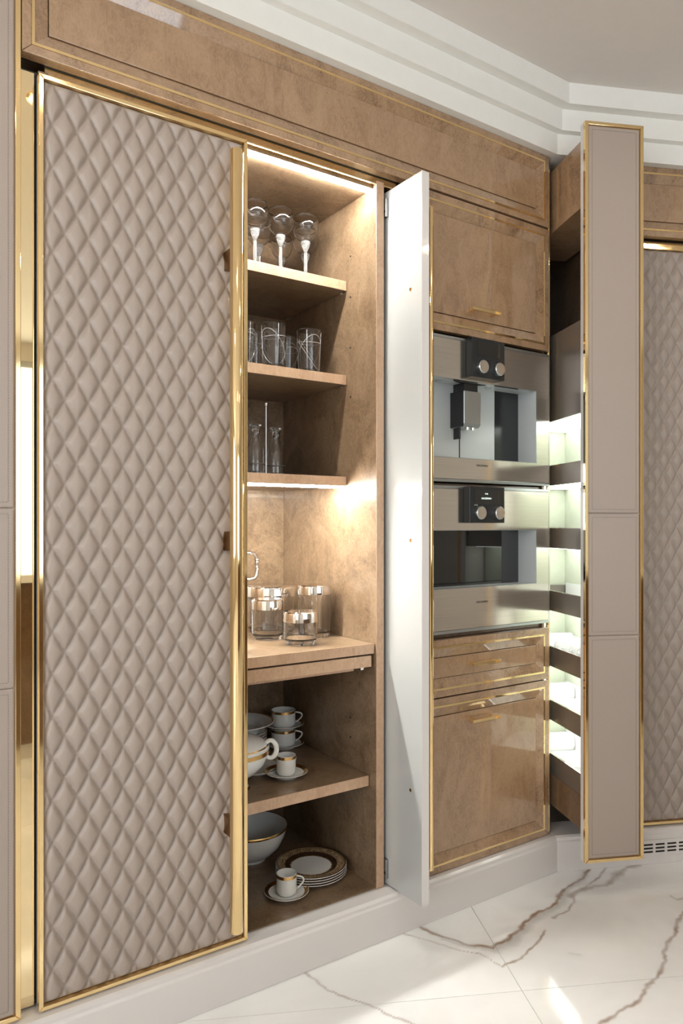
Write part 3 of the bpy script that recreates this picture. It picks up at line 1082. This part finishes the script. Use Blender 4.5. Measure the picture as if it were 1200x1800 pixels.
T0 = tumbler_proto('etched tall tumbler at front of middle shelf, near door', (1.045, 1.915, SH2))
for x, y, rz, l in ((1.170, 1.920, 1.1, 'etched tall tumbler at front of middle shelf, near cabinet side'), (1.040, 2.035, 2.2, 'etched tumbler behind the front one near door'),
                    (1.158, 2.035, 3.3, 'etched tumbler in back row between two front tumblers'), (0.960, 1.95, 4.0, 'etched tumbler half hidden by door edge')):
    g = copy_tree(T0)
    g.location = (x, y, SH2)
    g.rotation_euler[2] = rz
    g['label'] = l

# decanters in a wire caddy
def decanter(label, loc):
    t = thing('decanter', label, 'decanter', loc, 0, 'decanters in the caddy')
    out = [(0, 0), (0.0255, 0), (0.027, 0.002), (0.027, 0.072), (0.024, 0.082), (0.016, 0.098), (0.0125, 0.112), (0.0125, 0.130), (0.0165, 0.137), (0.0165, 0.140)]
    inn = [(0.0115, 0.140), (0.0108, 0.130), (0.0108, 0.113), (0.0142, 0.099), (0.0222, 0.083), (0.0252, 0.072), (0.0252, 0.008), (0, 0.006)]
    MB().lathe(out + inn, 36).build('bottle', GLASS, t, smooth=35, fix=True)
    MB().lathe([(0, 0.118), (0.0085, 0.118), (0.0100, 0.139), (0.012, 0.1425), (0.0175, 0.144), (0.0185, 0.147), (0.0175, 0.150), (0, 0.151)], 28).build('stopper', GLASS, t, smooth=35, fix=True)
    return t


decanter('stoppered glass decanter in caddy, right of centre rod', (1.098, 2.0, SH3 + 0.004))
d2 = decanter('stoppered glass decanter in caddy, half hidden by door edge', (1.010, 1.965, SH3 + 0.004))
t = thing('decanter_caddy', 'slim metal caddy with tall rod holding glass decanters', 'caddy', (1.056, 1.985, SH3), 0)
m = MB()
m.tube([(0, 0, 0.003), (0, 0, 0.215)], 0.0022, 10)
m.build('rod', SILVER, t, smooth=40)
MB().lathe([(0, 0.212), (0.003, 0.214), (0.0062, 0.220), (0.0058, 0.226), (0.003, 0.231), (0, 0.2335)], 20).build('finial', SILVER, t, smooth=True)
for cx, cy in ((0.042, 0.015), (-0.046, -0.020)):
    ring = [(cx + 0.0292 * math.cos(a), cy + 0.0292 * math.sin(a), 0.034) for a in [2 * PI * i / 32 for i in range(32)]]
    MB().tube(ring, 0.0014, 8, closed=True).build('holder_ring', BRONZE, t, smooth=True)
MB().prism([(-0.080, -0.052), (-0.02, -0.052), (0.074, -0.016), (0.074, 0.047), (0.014, 0.047), (-0.080, 0.012)], (0, 0.003)).build('caddy_base', SILVER, t, fix=True)

# lidded canisters
def canister(label, loc, r, h, lid):
    t = thing('glass_canister', label, 'canister', loc, 0, 'canisters on the worktop')
    hb = h - lid * 0.75
    out = [(0, 0.004), (r * 0.78, 0.0), (r * 0.84, 0.0), (r * 0.86, 0.008), (r * 0.97, 0.016), (r, 0.028), (r, hb), (r * 0.985, hb + 0.001)]
    inn = [(r - 0.003, hb), (r - 0.0028, 0.030), (r * 0.93, 0.019), (r * 0.8, 0.014), (0, 0.013)]
    MB().lathe(out + inn, 52).build('jar', GLASS, t, smooth=35, fix=True)
    l = MB().lathe([(0, h), (r * 0.93, h), (r * 1.0, h - 0.003), (r * 1.025, h - 0.008), (r * 1.025, h - lid), (r * 1.004, h - lid), (r * 1.004, hb + 0.0016), (0, hb + 0.0016)], 52).build('lid', SILVER, t, smooth=35)
    return t


canister('small silver-lidded glass canister at front of worktop', (1.085, 1.827, WT), 0.050, 0.095, 0.029)
canister('medium silver-lidded glass canister behind small one, near door', (1.052, 1.965, WT), 0.0495, 0.121, 0.030)
canister('tall narrow silver-lidded glass canister near cabinet side', (1.1965, 1.930, WT), 0.0515, 0.160, 0.028)
canister('wide silver-lidded glass canister at back of worktop', (1.133, 2.095, WT), 0.079, 0.150, 0.034)

# serving tray leaning on the back of the worktop bay, its bamboo-shaped handle showing
t = thing('serving_tray', 'upright serving tray with silver bamboo handle behind canisters', 'tray', (0.878, 2.165, WT))
m = MB()
m.box(-0.22, 0.165, 0.028, 0.034, 0.0, 0.30)
m.build('tray_board', SILVER, t, bevel=0.002)
pts = [(0.160, 0.024, 0.252), (0.215, 0.010, 0.253), (0.236, 0.010, 0.250), (0.243, 0.010, 0.239), (0.246, 0.010, 0.205), (0.2445, 0.010, 0.178), (0.236, 0.010, 0.167), (0.215, 0.010, 0.165), (0.160, 0.024, 0.167)]
h = MB().tube(pts, 0.0062, 12).build('handle', SILVER, t, smooth=True)
m = MB()
for z in (0.230, 0.222, 0.207, 0.198, 0.189):
    m.lathe([(0.0062, -0.003), (0.0085, -0.001), (0.0085, 0.001), (0.0062, 0.003)], 14, (0.2455, 0.010, z))
m.build('bamboo_node', SILVER, h, smooth=True)

# ------------------------------------------------------------------ crockery
def saucer(label, loc, R=0.064, group='saucers', band=0.011):
    t = thing('saucer', label, 'saucer', loc, 0, group)
    k = R / 0.064
    MB().lathe([(0, 0.002), (0.028 * k, 0.002), (0.030 * k, 0), (0.034 * k, 0), (0.036 * k, 0.004), (0.062 * k, 0.0145), (0.064 * k, 0.0162), (0.0632 * k, 0.0172), (0.038 * k, 0.0070), (0.033 * k, 0.0055), (0, 0.0055)], 56).build('dish', PORC, t, smooth=35, fix=True)

    def zt(r):
        return 0.0070 + (r / k - 0.038) / (0.0632 - 0.038) * 0.0102
    r1, r0 = 0.0630 * k, (0.0630 * k - band)
    MB().lathe([(r0, zt(r0) - 0.0006), (r0, zt(r0) + 0.0003), (r1, zt(r1) + 0.0003), (r1, zt(r1) - 0.0006)], 56, closed=True).build('gilt_rim', GILT, t, smooth=35)
    return t


def cup(label, loc, r, h, rz, group, name='espresso_cup', hs=1.0):
    t = thing(name, label, 'cup', loc, rz, group)
    MB().lathe([(0, 0.001), (r * 0.70, 0.0), (r * 0.84, 0.002), (r * 0.97, 0.008), (r, 0.016), (r, h - 0.0008), (r - 0.001, h), (r - 0.002, h - 0.0008), (r - 0.0024, 0.016), (r * 0.80, 0.005), (0, 0.004)], 48).build('body', PORC, t, smooth=40, fix=True)
    MB().lathe([(r + 0.0003, h * 0.84), (r + 0.0004, h - 0.0012), (r - 0.0005, h - 0.0004), (r - 0.0005, h * 0.84)], 48, closed=True).build('gilt_band', GILT, t, smooth=40)
    pts = []
    for i in range(17):
        a = PI * i / 16
        w = 0.021 * hs * math.sin(a) ** 0.75
        z = h * 0.82 - (h * 0.60) * (i / 16)
        pts.append((r - 0.001 + w, 0, z + 0.006 * math.sin(a)))
    MB().tube(pts, 0.0024, 8).build('handle', PORC, t, smooth=True)
    return t


HR = math.radians(-25)
saucer('gilt-rimmed saucer under espresso cup on lower shelf', (1.0605, 1.868, SH4), 0.0635)
cup('white espresso cup with gilt band on lower shelf saucer', (1.0605, 1.868, SH4 + 0.0055), 0.0285, 0.058, math.radians(25), 'espresso cups')
saucer('gilt-rimmed saucer under espresso cup on cabinet bottom', (1.030, 1.812, BOT), 0.0635)
cup('white espresso cup with gilt band on cabinet bottom saucer', (1.030, 1.812, BOT + 0.0055), 0.0290, 0.060, HR, 'espresso cups')
# two stacked tea cups
cx, cy = 1.193, 2.120
saucer('saucer at bottom of stacked tea cups', (cx, cy, SH4), 0.068, 'saucers', 0.007)
cup('lower tea cup of the stacked pair at back of lower shelf', (cx, cy, SH4 + 0.0058), 0.040, 0.056, HR, 'tea cups', 'tea_cup', 1.1)
saucer('saucer balanced on lower tea cup of stacked pair', (cx, cy, SH4 + 0.0625), 0.068, 'saucers', 0.007)
cup('upper tea cup of the stacked pair at back of lower shelf', (cx, cy, SH4 + 0.0683), 0.040, 0.056, HR, 'tea cups', 'tea_cup', 1.1)


def plate(name, label, loc, R, group, kind='white', hz=0.02, rot=None, foot=True):
    t = thing(name, label, 'plate', loc, 0, group)
    P = [(0, 0.002), (R * 0.50, 0.002), (R * 0.53, 0), (R * 0.58, 0), (R * 0.60, 0.003), (R * 0.72, hz * 0.62), (R * 0.985, hz * 0.92), (R, hz * 0.97), (R * 0.992, hz * 1.04), (R * 0.74, hz * 0.80), (R * 0.66, hz * 0.50), (R * 0.60, 0.0065), (0, 0.0055)]
    MB().lathe(P, 72).build('dish', PORC, t, smooth=35, fix=True)

    def zt(r):
        x = r / R
        if x > 0.74:
            return hz * (0.80 + (x - 0.74) / 0.252 * 0.24)
        if x > 0.66:
            return hz * (0.50 + (x - 0.66) / 0.08 * 0.30)
        return 0.0065 + (x - 0.60) / 0.06 * (hz * 0.5 - 0.0065) if x > 0.6 else 0.0055 + x / 0.6 * 0.001
    rings = {'white': [('gilt_rim', 0.945, 0.988, GILT)],
             'ornate': [('brown_band', 0.965, 0.99, PLATEBR), ('gold_band', 0.92, 0.965, PLATEGD), ('ornate_band', 0.735, 0.92, ORNATE), ('inner_band', 0.60, 0.735, PLATEBR), ('dotted_band', 0.565, 0.60, ORNATE)]}[kind]
    for nm, a, b, mt in rings:
        rr = [R * (a + (b - a) * i / 4) for i in range(5)]
        MB().lathe([(r, zt(r) + 0.0004) for r in rr] + [(r, zt(r) - 0.0005) for r in reversed(rr)], 72, closed=True).build(nm, mt, t, smooth=35)
    return t


for i, l in enumerate(('lowest plate of dark-rimmed stack on cabinet bottom', 'second plate from bottom of dark-rimmed stack', 'third plate from bottom of dark-rimmed stack',
                       'topmost dark brown and gold ornate plate of stack on cabinet bottom')):
    plate('dinner_plate', l, (1.1535, 1.880, BOT + i * 0.0072), 0.107, 'ornate dinner plates', 'ornate', 0.016)
# pile of soup plates, wide bowl plate on top
PILE = ('lowest', 'second', 'third', 'fourth', 'fifth', 'sixth', 'seventh', 'topmost')
for i in range(8):
    plate('soup_plate', PILE[i] + ' plate of gilt-rimmed pile behind tureen' + (' counted upward' if 0 < i < 7 else ''), (1.030, 2.128, SH4 + i * 0.0083), 0.093, 'gilt-rimmed plates behind the tureen', 'white', 0.019)
plate('rimmed_bowl', 'wide rimmed shallow bowl on top of plate pile behind tureen', (1.030, 2.128, SH4 + 0.0735), 0.116, None, 'white', 0.034)
plate('side_plate', 'gilt-rimmed plate lying between tureen and espresso cup', (1.010, 1.955, SH4), 0.074, None, 'white', 0.015)
# tureen
t = thing('soup_tureen', 'large white lidded tureen on pedestal with gilt bands', 'tureen', (0.880, 1.862, SH4), math.radians(-30))
t.scale = (1, 1, 0.90)
MB().lathe([(0, 0.004), (0.050, 0), (0.053, 0), (0.054, 0.005), (0.046, 0.012), (0.032, 0.020), (0.030, 0.028), (0.045, 0.036), (0.075, 0.056), (0.096, 0.083), (0.105, 0.110), (0.107, 0.128), (0.105, 0.129), (0.101, 0.118), (0.09, 0.08), (0.06, 0.05), (0, 0.04)], 64).build('body', PORC, t, smooth=40, fix=True)
MB().lathe([(0.1075, 0.114), (0.1078, 0.127), (0.1050, 0.127), (0.1040, 0.114)], 64, closed=True).build('gilt_band', GILT, t, smooth=40)
MB().lathe([(0.0538, 0.002), (0.0545, 0.006), (0.050, 0.010), (0.049, 0.006)], 48, closed=True).build('gilt_foot_band', GILT, t, smooth=40)
l = MB().lathe([(0.106, 0.1295), (0.107, 0.133), (0.101, 0.141), (0.085, 0.152), (0.060, 0.162), (0.030, 0.167), (0.012, 0.168), (0.010, 0.176), (0.016, 0.184), (0.012, 0.192), (0, 0.194), (0, 0.160), (0.060, 0.155), (0.100, 0.1295)], 64, closed=True).build('lid', PORC, t, smooth=40)
MB().lathe([(0.1045, 0.1365), (0.1020, 0.1400), (0.1010, 0.1385), (0.1035, 0.135)], 64, closed=True).build('lid_band', GILT, l, smooth=40)
for s in (1, -1):
    hpts = []
    for k in range(25):
        a = math.radians(-128 + 268 * k / 24)
        hpts.append((s * (0.110 + 0.017 * math.cos(a)), 0, 0.122 + 0.027 * math.sin(a)))
    MB().tube(hpts, [0.0062 + 0.0012 * math.sin(PI * k / 24) for k in range(25)], 12).build('handle', PORC, t, smooth=True)
# salad bowl on the cabinet bottom
t = thing('salad_bowl', 'deep white bowl with brown rim behind plates on cabinet bottom', 'bowl', (1.050, 2.080, BOT))
MB().lathe([(0, 0.004), (0.046, 0), (0.050, 0), (0.052, 0.008), (0.075, 0.022), (0.098, 0.048), (0.112, 0.080), (0.118, 0.104), (0.1165, 0.106), (0.1145, 0.104), (0.108, 0.080), (0.094, 0.050), (0.07, 0.026), (0, 0.014)], 64).build('dish', PORC, t, smooth=40, fix=True)
MB().lathe([(0.1172, 0.0985), (0.1184, 0.1035), (0.1168, 0.1066), (0.1148, 0.1042), (0.1160, 0.1030), (0.1155, 0.0985)], 64, closed=True).build('brown_rim', GILT, t, smooth=40)

# ------------------------------------------------------------------ rest of the room behind the camera
t = thing('kitchen_island', 'dark veneer kitchen island with marble top', 'island', (0.75, -0.95, 0))
box('body', DARKWOOD, t, -0.15, 1.65, -0.45, 0.45, 0.08, 0.89, 0.002)
box('plinth', BASE, t, -0.12, 1.62, -0.42, 0.42, 0.0, 0.08)
box('marble_top', MARBLE, t, -0.19, 1.69, -0.49, 0.49, 0.89, 0.93, 0.003)
for k, (x, y) in enumerate(((0.55, 0.75), (1.55, 0.55), (2.55, 0.15), (-0.45, 0.75), (0.4, -0.9), (1.8, -0.9))):
    t = thing('downlight', 'round recessed warm ceiling downlight', 'light', (x, y, 2.6465), 0, 'ceiling downlights')
    MB().lathe([(0.040, 0.002), (0.052, 0.002), (0.052, -0.004), (0.040, -0.006)], 32, closed=True).build('trim_ring', GOLD, t, smooth=40)
    MB().lathe([(0, -0.001), (0.040, -0.001), (0.040, 0.001), (0, 0.001)], 24).build('lens', LAMP, t)
